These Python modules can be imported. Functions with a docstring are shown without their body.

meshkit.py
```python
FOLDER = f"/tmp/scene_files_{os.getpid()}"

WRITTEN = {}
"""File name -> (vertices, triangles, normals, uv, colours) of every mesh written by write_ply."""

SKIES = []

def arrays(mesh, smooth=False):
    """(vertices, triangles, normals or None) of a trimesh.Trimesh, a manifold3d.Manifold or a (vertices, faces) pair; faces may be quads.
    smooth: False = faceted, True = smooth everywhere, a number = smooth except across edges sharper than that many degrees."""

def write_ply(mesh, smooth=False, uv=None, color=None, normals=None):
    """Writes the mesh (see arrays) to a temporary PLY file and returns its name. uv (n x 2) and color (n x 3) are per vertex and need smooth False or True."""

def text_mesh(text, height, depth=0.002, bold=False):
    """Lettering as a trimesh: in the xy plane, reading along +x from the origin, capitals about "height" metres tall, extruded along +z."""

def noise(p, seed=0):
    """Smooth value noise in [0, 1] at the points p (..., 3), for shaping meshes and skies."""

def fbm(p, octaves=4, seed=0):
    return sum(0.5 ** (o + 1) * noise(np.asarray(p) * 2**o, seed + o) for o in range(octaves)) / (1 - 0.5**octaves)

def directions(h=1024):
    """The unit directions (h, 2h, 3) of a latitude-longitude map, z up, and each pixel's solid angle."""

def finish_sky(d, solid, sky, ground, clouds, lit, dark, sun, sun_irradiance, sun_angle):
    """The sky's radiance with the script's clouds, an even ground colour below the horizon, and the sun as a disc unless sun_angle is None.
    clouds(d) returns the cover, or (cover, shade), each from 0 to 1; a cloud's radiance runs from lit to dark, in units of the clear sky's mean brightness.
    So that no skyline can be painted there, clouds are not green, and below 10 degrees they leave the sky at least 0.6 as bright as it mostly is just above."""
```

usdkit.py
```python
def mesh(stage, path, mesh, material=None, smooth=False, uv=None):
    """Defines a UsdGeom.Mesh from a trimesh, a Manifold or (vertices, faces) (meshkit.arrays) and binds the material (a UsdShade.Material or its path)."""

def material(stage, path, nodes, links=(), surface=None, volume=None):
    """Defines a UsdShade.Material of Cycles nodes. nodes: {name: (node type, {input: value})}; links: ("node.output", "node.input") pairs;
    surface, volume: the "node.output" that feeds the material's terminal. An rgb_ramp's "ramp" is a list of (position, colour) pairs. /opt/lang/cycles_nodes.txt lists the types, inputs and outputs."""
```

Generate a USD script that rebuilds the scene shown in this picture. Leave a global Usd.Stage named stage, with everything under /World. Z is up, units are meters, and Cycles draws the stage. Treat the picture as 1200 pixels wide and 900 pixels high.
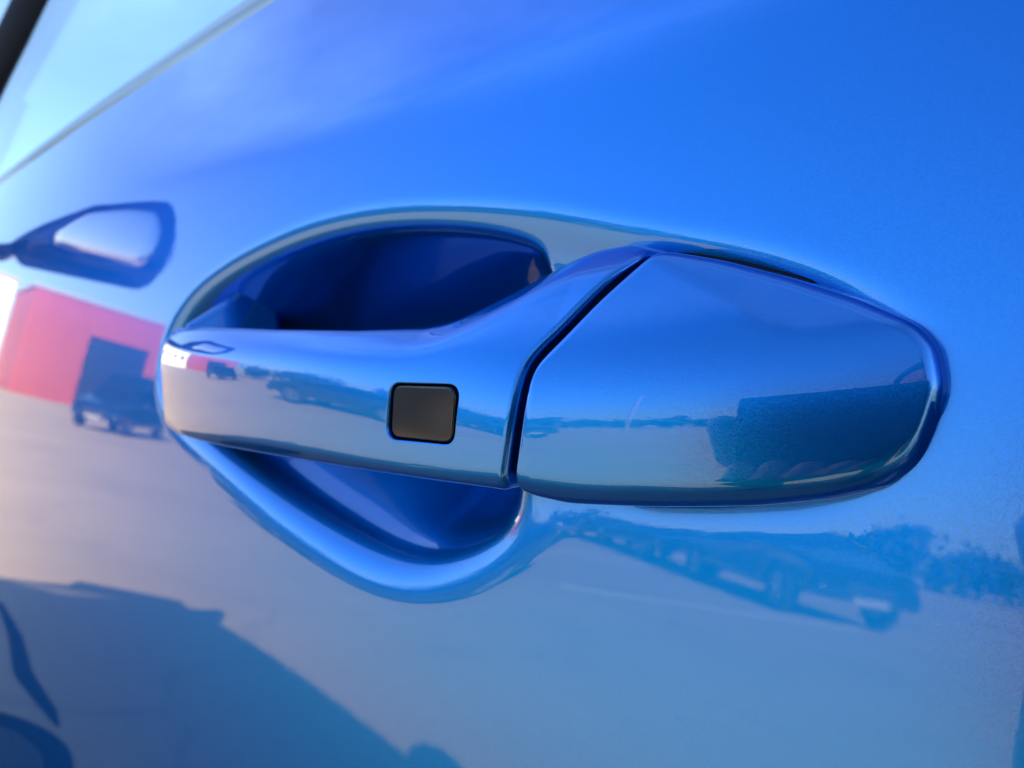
import math
import numpy as np
import trimesh
import shapely
import manifold3d as m3
from shapely.geometry import Polygon, LineString, Point
from scipy.spatial import Delaunay, cKDTree
from scipy.ndimage import gaussian_filter
from pxr import Gf, Sdf, Usd, UsdGeom, UsdLux, UsdShade, Vt
import usdkit

stage = Usd.Stage.CreateInMemory()
UsdGeom.SetStageUpAxis(stage, 'Z')
UsdGeom.SetStageMetersPerUnit(stage, 1.0)
W = UsdGeom.Xform.Define(stage, '/World')
stage.SetDefaultPrim(W.GetPrim())
UsdGeom.Scope.Define(stage, '/World/Looks')
rng = np.random.default_rng(7)

# ------------------------------------------------------------------ camera, sky, sun, exposure
# the car runs along x (front towards -x), its left side faces -y; the handle's face lies near y = 0
CAM = np.array([0.086, -0.086, 0.980])
YAW, PITCH = math.radians(45.0), math.radians(4.13)
FPX, PW, PH = 900.0, 1200, 900
FWD = np.array([-math.cos(YAW) * math.cos(PITCH), math.sin(YAW) * math.cos(PITCH), -math.sin(PITCH)])
RGT = np.array([math.sin(YAW), math.cos(YAW), 0.0])
UPV = np.cross(RGT, FWD)
cam = UsdGeom.Camera.Define(stage, '/World/camera')
M = np.eye(4)
M[0, :3], M[1, :3], M[2, :3], M[3, :3] = RGT, UPV, -FWD, CAM
cam.AddTransformOp().Set(Gf.Matrix4d(*M.ravel().tolist()))
cam.CreateHorizontalApertureAttr(36.0)
cam.CreateVerticalApertureAttr(27.0)
cam.CreateFocalLengthAttr(36.0 * FPX / PW)
cam.CreateClippingRangeAttr(Gf.Vec2f(0.004, 5000.0))
cam.CreateFStopAttr(24.0)
cam.CreateFocusDistanceAttr(0.118)
cam.CreateExposureAttr(2.16)

SUN_EL, SUN_AZ = math.radians(24.0), math.atan2(0.85, 0.53)      # azimuth = atan2(x, y) towards the sun
SUN = np.array([math.sin(SUN_AZ) * math.cos(SUN_EL), math.cos(SUN_AZ) * math.cos(SUN_EL), math.sin(SUN_EL)])
SKY_STRENGTH, SUN_INT = 0.07, 1.25
sky = UsdLux.DomeLight.Define(stage, '/World/sky')
skym = usdkit.material(stage, '/World/Looks/sky', {
    'sky': ('sky_texture', {'sky_type': 'single_scattering', 'sun_disc': False, 'sun_elevation': SUN_EL, 'sun_rotation': SUN_AZ,
                            'air_density': 1.0, 'aerosol_density': 0.7, 'ozone_density': 3.5}),
    # thin high cloud, thicker overhead and towards the car's front
    'tc': ('texture_coordinate', {}), 'mp': ('mapping', {'scale': (1.6, 2.6, 3.0)}), 'cn': ('noise_texture', {'scale': 1.7, 'detail': 6.0, 'roughness': 0.55}),
    'cr': ('map_range', {'from_min': 0.30, 'from_max': 0.70, 'to_min': 0.25, 'to_max': 1.0, 'clamp': True}),
    'xyz': ('separate_xyz', {}), 'ex': ('math', {'math_type': 'multiply_add', 'value2': -0.5}), 'er': ('map_range', {'range_type': 'smoothstep', 'from_min': 0.80, 'from_max': 0.95, 'to_min': 0.0, 'to_max': 1.0, 'clamp': True}),
    'mm': ('math', {'math_type': 'multiply'}),
    'hs': ('hsv', {'saturation': 0.95, 'value': 2.55}), 'mix': ('mix', {'mix_type': 'mix'}),
    'bg': ('background_shader', {'strength': SKY_STRENGTH})},
    [('sky.color', 'mix.color1'), ('sky.color', 'hs.color'), ('hs.color', 'mix.color2'), ('tc.generated', 'mp.vector'), ('mp.vector', 'cn.vector'), ('cn.fac', 'cr.value'),
     ('tc.generated', 'xyz.vector'), ('xyz.x', 'ex.value1'), ('xyz.z', 'ex.value3'), ('ex.value', 'er.value'), ('cr.result', 'mm.value1'), ('er.result', 'mm.value2'), ('mm.value', 'mix.fac'), ('mix.color', 'bg.color')], surface='bg.background')
UsdShade.MaterialBindingAPI.Apply(sky.GetPrim()).Bind(skym)
sky.GetPrim().SetCustomDataByKey('kind', 'structure')
sun = UsdLux.DistantLight.Define(stage, '/World/sun')
sun.CreateIntensityAttr(SUN_INT)
sun.CreateAngleAttr(0.53)
sun.CreateNormalizeAttr(True)
sun.CreateColorAttr(Gf.Vec3f(1.0, 0.85, 0.66))
zz = SUN / np.linalg.norm(SUN)
xx = np.cross([0, 0, 1.0], zz); xx /= np.linalg.norm(xx)
yy = np.cross(zz, xx)
S4 = np.eye(4); S4[0, :3], S4[1, :3], S4[2, :3] = xx, yy, zz
sun.AddTransformOp().Set(Gf.Matrix4d(*S4.ravel().tolist()))

# ------------------------------------------------------------------ helpers
used = {}


def numbered(parent, name):
    k = used.get((parent, name), 0)
    used[(parent, name)] = k + 1
    return f'{parent}/{name}' + (f'_{k:03d}' if k else '')


def put(name, mesh, mat, parent='/World', smooth=30, normals=None):
    """ONE Mesh prim; with given normals they are authored per vertex."""
    parent = str(parent if isinstance(parent, str) else parent.GetPath())
    path = numbered(parent, name)
    if normals is None:
        return usdkit.mesh(stage, path, mesh, mat, smooth=smooth).GetPrim()
    p = usdkit.mesh(stage, path, mesh, mat)
    p.CreateNormalsAttr(Vt.Vec3fArray.FromNumpy(np.asarray(normals, np.float32)))
    p.SetNormalsInterpolation('vertex')
    return p.GetPrim()


def tag(p, label=None, cat=None, group=None, kind=None):
    for k, v in (('label', label), ('category', cat), ('group', group), ('kind', kind)):
        if v:
            p.SetCustomDataByKey(k, v)
    return p


def thing(name, label, cat, loc=(0, 0, 0), rotz=0.0, group=None):
    x = UsdGeom.Xform.Define(stage, numbered('/World', name))
    x.AddTranslateOp().Set(Gf.Vec3d(*map(float, loc)))
    x.AddRotateZOp().Set(float(rotz))
    return tag(x.GetPrim(), label, cat, group)


def box(lo, hi, r=0.0):
    lo, hi = np.asarray(lo, float), np.asarray(hi, float)
    if r <= 0:
        m = trimesh.creation.box(hi - lo)
        m.apply_translation((lo + hi) / 2)
        return m
    s = m3.Manifold.sphere(r, 16)
    pts = [s.translate([float(c[0]), float(c[1]), float(c[2])]) for c in
           [[(lo[0] + r, hi[0] - r)[i], (lo[1] + r, hi[1] - r)[j], (lo[2] + r, hi[2] - r)[k]] for i in (0, 1) for j in (0, 1) for k in (0, 1)]]
    return tm(m3.Manifold.batch_hull(pts))


def tm(man):
    q = man.to_mesh()
    return trimesh.Trimesh(q.vert_properties[:, :3], q.tri_verts, process=False)


def cat(ms):
    return trimesh.util.concatenate(ms)


def tube(pts, rad, n=12):
    ms = []
    for a, b in zip(pts[:-1], pts[1:]):
        ms.append(trimesh.creation.cylinder(rad, segment=[a, b], sections=n))
    return cat(ms)


def grid_mesh(P):
    """(n, m, 3) points -> vertices, triangles"""
    n, m = P.shape[:2]
    i, j = np.meshgrid(np.arange(n - 1), np.arange(m - 1), indexing='ij')
    a, b, c, d = i * m + j, (i + 1) * m + j, (i + 1) * m + j + 1, i * m + j + 1
    F = np.concatenate([np.stack([a, b, c], -1).reshape(-1, 3), np.stack([a, c, d], -1).reshape(-1, 3)])
    return trimesh.Trimesh(P.reshape(-1, 3), F, process=False)


def ray(px, py):
    d = FWD + (px - PW / 2) / FPX * RGT - (py - PH / 2) / FPX * UPV
    return d / np.linalg.norm(d)


def spline(pts, closed=True, step=0.00035):
    """a smooth even polyline through the points"""
    from scipy.interpolate import splprep, splev
    pts = np.asarray(pts, float)
    if closed:
        pts = np.vstack([pts, pts[:1]])
    tck, _ = splprep(pts.T, s=0, per=closed, k=3)
    u = np.linspace(0, 1, 4000)
    q = np.array(splev(u, tck)).T
    return even(q, step)


def even(q, step):
    s = np.concatenate([[0], np.cumsum(np.linalg.norm(np.diff(q, axis=0), axis=1))])
    n = max(8, int(round(s[-1] / step)))
    t = np.linspace(0, s[-1], n + 1)
    return np.stack([np.interp(t, s, q[:, k]) for k in range(q.shape[1])], 1)


def pw(x, xs, ys):
    """smooth piecewise curve (monotone cubic)"""
    from scipy.interpolate import PchipInterpolator
    x = np.clip(x, xs[0], xs[-1])
    return PchipInterpolator(xs, ys)(x)


# ------------------------------------------------------------------ materials
LK = '/World/Looks/'


def plain(name, color, rough=0.5, metallic=0.0, coat=0.0, noise=None, spec=0.5):
    nodes = {'p': ('principled_bsdf', {'base_color': color, 'roughness': rough, 'metallic': metallic, 'coat_weight': coat, 'coat_roughness': 0.03, 'specular_ior_level': spec})}
    links = []
    if noise:
        sc, amt = noise
        c = np.array(color)
        nodes |= {'g': ('geometry', {}), 'n': ('noise_texture', {'scale': sc, 'detail': 5.0}),
                  'r': ('rgb_ramp', {'ramp': [(0.3, tuple(c * (1 - amt))), (0.7, tuple(np.minimum(c * (1 + amt), 1)))]})}
        links = [('g.position', 'n.vector'), ('n.fac', 'r.fac'), ('r.color', 'p.base_color')]
    return usdkit.material(stage, LK + name, nodes, links, surface='p.BSDF')


def car_paint(name, color, flake=0.08, metallic=0.97, rough=0.30, coat=1.0):
    """metallic flake base under a smooth clear coat, with faint dust and water marks in the coat's gloss"""
    c = np.array(color)
    return usdkit.material(stage, LK + name, {
        'g': ('geometry', {}),
        'v': ('voronoi_texture', {'scale': 6500.0}),
        'sub': ('vector_math', {'math_type': 'subtract', 'vector2': (0.5, 0.5, 0.5)}),
        'sc': ('vector_math', {'math_type': 'scale', 'scale': flake}),
        'add': ('vector_math', {'math_type': 'add'}),
        'nn': ('vector_math', {'math_type': 'normalize'}),
        'd': ('noise_texture', {'scale': 900.0, 'detail': 3.0}),
        'dr': ('map_range', {'from_min': 0.45, 'from_max': 0.8, 'to_min': 0.012, 'to_max': 0.05, 'clamp': True}),
        'pe': ('noise_texture', {'scale': 260.0, 'detail': 1.0}), 'pb': ('bump', {'strength': 1.0, 'distance': 0.0000035}),
        'p': ('principled_bsdf', {'base_color': color, 'metallic': metallic, 'roughness': rough, 'coat_weight': coat, 'coat_ior': 1.62, 'specular_tint': (0.18, 0.28, 0.50), 'coat_roughness': 0.015}),
    }, [('g.position', 'v.vector'), ('v.color', 'sub.vector1'), ('sub.vector', 'sc.vector1'), ('g.normal', 'add.vector1'), ('sc.vector', 'add.vector2'),
        ('add.vector', 'nn.vector1'), ('nn.vector', 'p.normal'), ('g.position', 'd.vector'), ('d.fac', 'dr.value'), ('dr.result', 'p.coat_roughness'), ('g.position', 'pe.vector'), ('pe.fac', 'pb.height'), ('pb.normal', 'p.coat_normal')], surface='p.BSDF')


BLUE = car_paint('blue_paint', (0.001, 0.190, 0.60))
BLACKGLOSS = plain('gloss_black', (0.006, 0.006, 0.007), 0.06)
TILE = plain('button_tile', (0.010, 0.011, 0.013), 0.10, spec=0.55)
BLACKPLASTIC = plain('black_plastic', (0.018, 0.018, 0.02), 0.45)
RUBBER = plain('rubber', (0.02, 0.02, 0.021), 0.75, noise=(30.0, 0.3))
CAVITY = plain('dark_cavity', (0.006, 0.008, 0.013), 0.8, spec=0.08)
SILVER = plain('silver_metal', (0.55, 0.56, 0.58), 0.3, metallic=1.0)
CHROME = plain('satin_trim', (0.30, 0.29, 0.28), 0.25, metallic=1.0)
SEAT = plain('seat_fabric', (0.12, 0.12, 0.125), 0.9, noise=(60.0, 0.2))
MIRROR = plain('mirror_glass', (0.85, 0.88, 0.9), 0.01, metallic=1.0)
GLASS = usdkit.material(stage, LK + 'car_glass', {
    't': ('transparent_bsdf', {'color': (0.90, 0.96, 0.95)}), 'g': ('glossy_bsdf', {'color': (1, 1, 1), 'roughness': 0.0}), 'f': ('layer_weight', {'blend': 0.5}),
    'p': ('math', {'math_type': 'power', 'value2': 4.5}), 'q': ('math', {'math_type': 'multiply_add', 'value2': 0.9, 'value3': 0.04}),
    'm': ('mix_closure', {})}, [('f.facing', 'p.value1'), ('p.value', 'q.value1'), ('q.value', 'm.fac'), ('t.BSDF', 'm.closure1'), ('g.BSDF', 'm.closure2')], surface='m.closure')
GROUND = usdkit.material(stage, LK + 'ground', {
    'g': ('geometry', {}), 'n1': ('noise_texture', {'scale': 0.30, 'detail': 7.0, 'roughness': 0.62}), 'n2': ('noise_texture', {'scale': 90.0, 'detail': 4.0}),
    'wn': ('noise_texture', {'scale': 1.1, 'detail': 4.0}), 'ws': ('vector_math', {'math_type': 'scale', 'scale': 0.9}), 'wa': ('vector_math', {'math_type': 'add'}),
    'vc': ('voronoi_texture', {'feature': 'distance_to_edge', 'scale': 0.16}), 'cr': ('map_range', {'from_min': 0.001, 'from_max': 0.004, 'to_min': 0.86, 'to_max': 1.0, 'clamp': True}),
    'st': ('noise_texture', {'scale': 0.9, 'detail': 5.0, 'roughness': 0.55}), 'sr': ('map_range', {'from_min': 0.60, 'from_max': 0.72, 'to_min': 1.0, 'to_max': 0.86, 'clamp': True}),
    'r1': ('rgb_ramp', {'ramp': [(0.3, (0.45, 0.335, 0.205)), (0.7, (0.58, 0.43, 0.265))]}),
    'r2': ('rgb_ramp', {'ramp': [(0.3, (0.75, 0.75, 0.75)), (0.7, (1.0, 1.0, 1.0))]}),
    'mx': ('mix', {'mix_type': 'multiply', 'fac': 1.0}), 'b': ('bump', {'strength': 0.5, 'distance': 0.004}),
    'cs': ('math', {'math_type': 'multiply'}), 'cc': ('combine_color', {}), 'm2': ('mix', {'mix_type': 'multiply', 'fac': 1.0}),
    'p': ('principled_bsdf', {'roughness': 0.9})},
    [('g.position', 'n1.vector'), ('g.position', 'n2.vector'), ('n1.fac', 'r1.fac'), ('n2.fac', 'r2.fac'), ('r1.color', 'mx.color1'), ('r2.color', 'mx.color2'),
     ('g.position', 'wn.vector'), ('wn.color', 'ws.vector1'), ('g.position', 'wa.vector1'), ('ws.vector', 'wa.vector2'), ('wa.vector', 'vc.vector'), ('vc.distance', 'cr.value'),
     ('g.position', 'st.vector'), ('st.fac', 'sr.value'), ('cr.result', 'cs.value1'), ('sr.result', 'cs.value2'), ('cs.value', 'cc.r'), ('cs.value', 'cc.g'), ('cs.value', 'cc.b'),
     ('mx.color', 'm2.color1'), ('cc.color', 'm2.color2'), ('m2.color', 'p.base_color'), ('n2.fac', 'b.height'), ('b.normal', 'p.normal')], surface='p.BSDF')

# ------------------------------------------------------------------ the ground
gs = 400.0
g = trimesh.Trimesh([[-gs, -gs, 0], [gs, -gs, 0], [gs, gs, 0], [-gs, gs, 0]], [[0, 1, 2], [0, 2, 3]], process=False)
tag(put('ground', g, GROUND, smooth=False), kind='structure', label='sunlit pale asphalt yard reflected in the paint', cat='ground')

# ------------------------------------------------------------------ the blue car: its left side as a surface y(x, z)
YC = 0.93                                       # the car's middle plane
BELT = 1.114
TZ = np.array([0.20, 0.30, 0.45, 0.60, 0.75, 0.86, 0.95, 1.00, 1.033, 1.044, 1.085, 1.106, 1.15])
TT = np.radians([-12.0, -7.0, -2.0, 3.0, 6.0, 7.4, 8.2, 9.0, 10.0, 24.0, 28.0, 29.0, 30.0])
_z = np.linspace(0.18, 1.16, 4000)
_s = gaussian_filter(np.tan(np.interp(_z, TZ, TT)), 14)
_y = np.cumsum(_s) * (_z[1] - _z[0])
_y -= np.interp(0.965, _z, _y)
DOOR_Y = 0.0235


def plan(x):
    x = np.asarray(x, float)
    f = np.where(x < 0, 0.03 * x**2, 0.03 * x**2)
    nose = np.clip((-x - 1.77) / 0.75, 0, 1.2)
    tail = np.clip((x - 1.2) / 0.9, 0, 1.2)
    return f + 0.28 * nose**3 + 0.22 * tail**3


def side(x, z):
    return DOOR_Y + plan(x) + np.interp(z, _z, _y)


def hit_side(px, py):
    """the point of the bare car side seen at a place of the photograph"""
    d = ray(px, py)
    t = (DOOR_Y - CAM[1]) / d[1]
    for _ in range(40):
        p = CAM + t * d
        t += (side(p[0], p[2]) - p[1]) / d[1] * 0.8
    p = CAM + t * d
    return p[0], p[2]


def hit_plane(px, py, y):
    d = ray(px, py)
    p = CAM + (y - CAM[1]) / d[1] * d
    return p[0], p[2]


rim_line = np.array([hit_side(*q) for q in [
    (184, 455), (192, 400), (212, 358), (248, 320), (300, 287), (370, 257), (450, 240), (540, 236), (640, 244), (740, 262), (830, 278), (910, 296), (1000, 327), (1080, 362),
    (1113, 398), (1116, 450), (1096, 522), (1055, 578), (1000, 606), (900, 617), (760, 616), (670, 614), (630, 645), (600, 672), (560, 698), (500, 714), (430, 700), (370, 665), (290, 600), (230, 540), (196, 500)]])
bowl = np.array([hit_side(*q) for q in [
    (184, 455), (192, 400), (212, 358), (248, 320), (300, 287), (370, 257), (450, 240), (530, 237), (605, 246), (645, 268), (660, 320), (662, 400),
    (642, 500), (640, 580), (628, 636), (600, 672), (560, 698), (500, 714), (430, 700), (370, 665), (290, 600), (230, 540), (196, 500)]])
rim_c, bowl_c = spline(rim_line), spline(bowl)
# the whole left side is one tensor grid, fine around the handle
fx0, fx1, fz0, fz1, fs = -0.285, 0.085, 0.885, 1.035, 0.0006
XF = np.arange(fx0, fx1 + fs / 2, fs)
ZF = np.arange(fz0, fz1 + fs / 2, fs)
gx, gz = np.meshgrid(XF, ZF, indexing='ij')
gp = np.stack([gx.ravel(), gz.ravel()], 1)


def inside_distance(curve):
    poly = Polygon(curve).buffer(0)
    d, _ = cKDTree(curve).query(gp)
    d[~shapely.contains_xy(poly, gp[:, 0], gp[:, 1])] *= -1
    return d.reshape(gx.shape)


def sstep(t):
    t = np.clip(t, 0, 1)
    return t * t * t * (t * (6 * t - 15) + 10)


d_rim, d_bowl = inside_distance(rim_c), inside_distance(bowl_c)
d_rim, d_bowl = inside_distance(rim_c), inside_distance(bowl_c)
_d = np.linspace(0, 0.06, 600)
_sl = np.interp(_d, [0, 0.0018, 0.0045, 0.0085, 0.016, 0.046], [0, 0.36, 0.55, 1.70, 1.60, 0])
dish_up = np.interp(d_bowl, _d, np.cumsum(_sl) * (_d[1] - _d[0]))
_sl = np.interp(_d, [0, 0.005, 0.011, 0.017, 0.026, 0.047], [0, 0.22, 0.85, 1.65, 1.50, 0])
dish_low = np.interp(d_bowl, _d, np.cumsum(_sl) * (_d[1] - _d[0]))
wz = sstep((gz - 0.945) / 0.03)
dish = dish_up * wz + dish_low * (1 - wz)
step = np.interp(d_rim, [0, 0.002, 0.0095, 0.014], [0, 0.0005, 0.0040, 0.0050])
step = step * (0.25 + 0.75 * sstep((gz - 0.962) / 0.018)) * (0.15 + 0.85 * sstep((0.056 - gx) / 0.024))
REC = gaussian_filter(np.maximum(dish, step), 2.5)


def recess(X, Z):
    from scipy.ndimage import map_coordinates
    return map_coordinates(REC, [(X - fx0) / fs, (Z - fz0) / fs], order=1, mode='constant', cval=0.0)


def lines(a, b, f0, f1, fine, grow=1.25, most=0.03):
    """coordinates from a to b, fine between f0 and f1 and growing away from there"""
    mid = list(np.arange(max(a, f0), min(b, f1) + fine / 2, fine))
    s, lo = fine, [mid[0]]
    while lo[-1] > a + 1e-9:
        s = min(s * grow, most)
        lo.append(max(a, lo[-1] - s))
    s, hi = fine, [mid[-1]]
    while hi[-1] < b - 1e-9:
        s = min(s * grow, most)
        hi.append(min(b, hi[-1] + s))
    return np.array(lo[::-1][:-1] + mid + hi[1:])


def side_panel(x0, x1, z0, z1, zfun=None, detailed=False, far=False, keep=None):
    if detailed:
        X, Z = lines(x0, x1, fx0, fx1, fs), lines(z0, z1, fz0, fz1, fs)
    else:
        X, Z = np.linspace(x0, x1, max(12, int((x1 - x0) / 0.012))), np.linspace(z0, z1, 90)
    GX, GZ = np.meshgrid(X, Z, indexing='ij')
    if zfun is not None:
        GZ = z0 + (GZ - z0) / (z1 - z0) * (zfun(GX) - z0)
    R = recess(GX, GZ) if detailed else 0.0
    # panel edges turn inwards at the shut lines
    e = np.minimum(np.minimum(GX - x0, x1 - GX), 0.02)
    edge = 0.0035 * np.clip(1 - e / 0.005, 0, 1) ** 2
    Y = side(GX, GZ) + R + edge
    P = np.stack([GX, Y, GZ], -1)
    mesh = grid_mesh(P)
    du, dv = np.gradient(P, axis=0), np.gradient(P, axis=1)
    N = np.cross(du, dv)
    N /= np.linalg.norm(N, axis=-1, keepdims=True)
    N = N.reshape(-1, 3)
    V = mesh.vertices.copy()
    F = mesh.faces.copy()
    if far:
        V[:, 1] = 2 * YC - V[:, 1]
        N = N * [1, -1, 1]
        F = F[:, ::-1]
    if keep is not None:
        c = V[F].mean(1)
        F = F[keep(c[:, 0], c[:, 2])]
    return trimesh.Trimesh(V, F, process=False), N


car = thing('blue_car', 'glossy metallic blue car whose door and handle fill the picture', 'car')
X_FRONT, X_MID, X_REAR = -1.26, 0.112, 1.02
m, n = side_panel(X_FRONT, X_MID, 0.27, BELT, detailed=True)
front_door = put('front_door', m, BLUE, car, normals=n)
ARCH_F, ARCH_R, ARCH_RAD, WHEEL_Z = -1.74, 1.33, 0.375, 0.33


def fender_top(x):
    return np.interp(x, [-2.5, -2.3, -1.8, -1.45, X_FRONT], [0.82, 0.90, 1.02, 1.10, BELT])


def arch(cx):
    return lambda x, z: (x - cx) ** 2 + (z - WHEEL_Z) ** 2 > ARCH_RAD**2


def quarter_top(x):
    return np.interp(x, [X_REAR, 1.5, 2.05], [BELT, 1.08, 1.03])


for far in (False, True):
    m, n = side_panel(-2.50, X_FRONT - 0.004, 0.27, BELT, fender_top, far=far, keep=arch(ARCH_F))
    put('front_fender', m, BLUE, car, normals=n)
    if far:
        m, n = side_panel(X_FRONT, X_MID, 0.27, BELT, far=True)
        put('front_door', m, BLUE, car, normals=n)
    m, n = side_panel(X_MID + 0.004, X_REAR, 0.27, BELT, far=far)
    put('rear_door', m, BLUE, car, normals=n)
    m, n = side_panel(X_REAR + 0.004, 2.05, 0.27, BELT, quarter_top, far=far, keep=arch(ARCH_R))
    put('rear_quarter', m, BLUE, car, normals=n)


def mir(p):
    p = np.array(p, float)
    p[..., 1] = 2 * YC - p[..., 1]
    return p


# greenhouse: belt line at the bottom, roof edge at the top
ROOF_Z, ROOF_Y = 1.58, 0.23
BY = float(side(0.0, BELT)) + 0.006
AF, AT = -1.95, -0.86                           # foot and top of the windscreen pillar
RT, RF = 1.25, 1.80                             # top and foot of the rear pillar


def roof_edge(t):
    return np.array([AT + (RT - AT) * t, ROOF_Y + 0.02 * (2 * t - 1) ** 2, ROOF_Z - 0.05 * (2 * t - 1) ** 2])


def quad(a, b, c, d, n=12, bulge=(0, 0, 0), m_=12):
    u, v = np.meshgrid(np.linspace(0, 1, n), np.linspace(0, 1, m_), indexing='ij')
    P = ((1 - u) * (1 - v))[..., None] * a + (u * (1 - v))[..., None] * b + (u * v)[..., None] * c + ((1 - u) * v)[..., None] * d
    return P + (np.sin(np.pi * u) * np.sin(np.pi * v))[..., None] * np.array(bulge)


def belt_pt(x):
    return np.array([x, float(side(x, BELT)) + 0.012, BELT + 0.004])


def slab(P, t):
    """a sheet of points given thickness t along its normals"""
    du, dv = np.gradient(P, axis=0), np.gradient(P, axis=1)
    N = np.cross(du, dv)
    N /= np.linalg.norm(N, axis=-1, keepdims=True) + 1e-12
    n_, m_ = P.shape[:2]
    a, b = grid_mesh(P), grid_mesh(P - N * t)
    k = n_ * m_
    rim = list(range(0, m_)) + [i * m_ + m_ - 1 for i in range(1, n_)] + [(n_ - 1) * m_ + j for j in range(m_ - 2, -1, -1)] + [i * m_ for i in range(n_ - 2, 0, -1)]
    F = [a.faces, b.faces[:, ::-1] + k]
    rim = np.array(rim); nx = np.roll(rim, -1)
    F += [np.stack([rim, nx, nx + k], 1)[:, ::-1], np.stack([rim, nx + k, rim + k], 1)[:, ::-1]]
    return trimesh.Trimesh(np.vstack([a.vertices, b.vertices]), np.vstack(F), process=False)


def bar(pts, w, d=0.03):
    """a rounded bar along points"""
    s = m3.Manifold.sphere(1.0, 12)
    parts = []
    for p in pts:
        parts.append(s.scale([w, d, w]).translate([float(v) for v in p]))
    out = m3.Manifold()
    for a, b in zip(parts[:-1], parts[1:]):
        out = out + m3.Manifold.batch_hull([a, b])
    return tm(out)


def roofpt(x):
    return roof_edge((x - AT) / (RT - AT))


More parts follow.
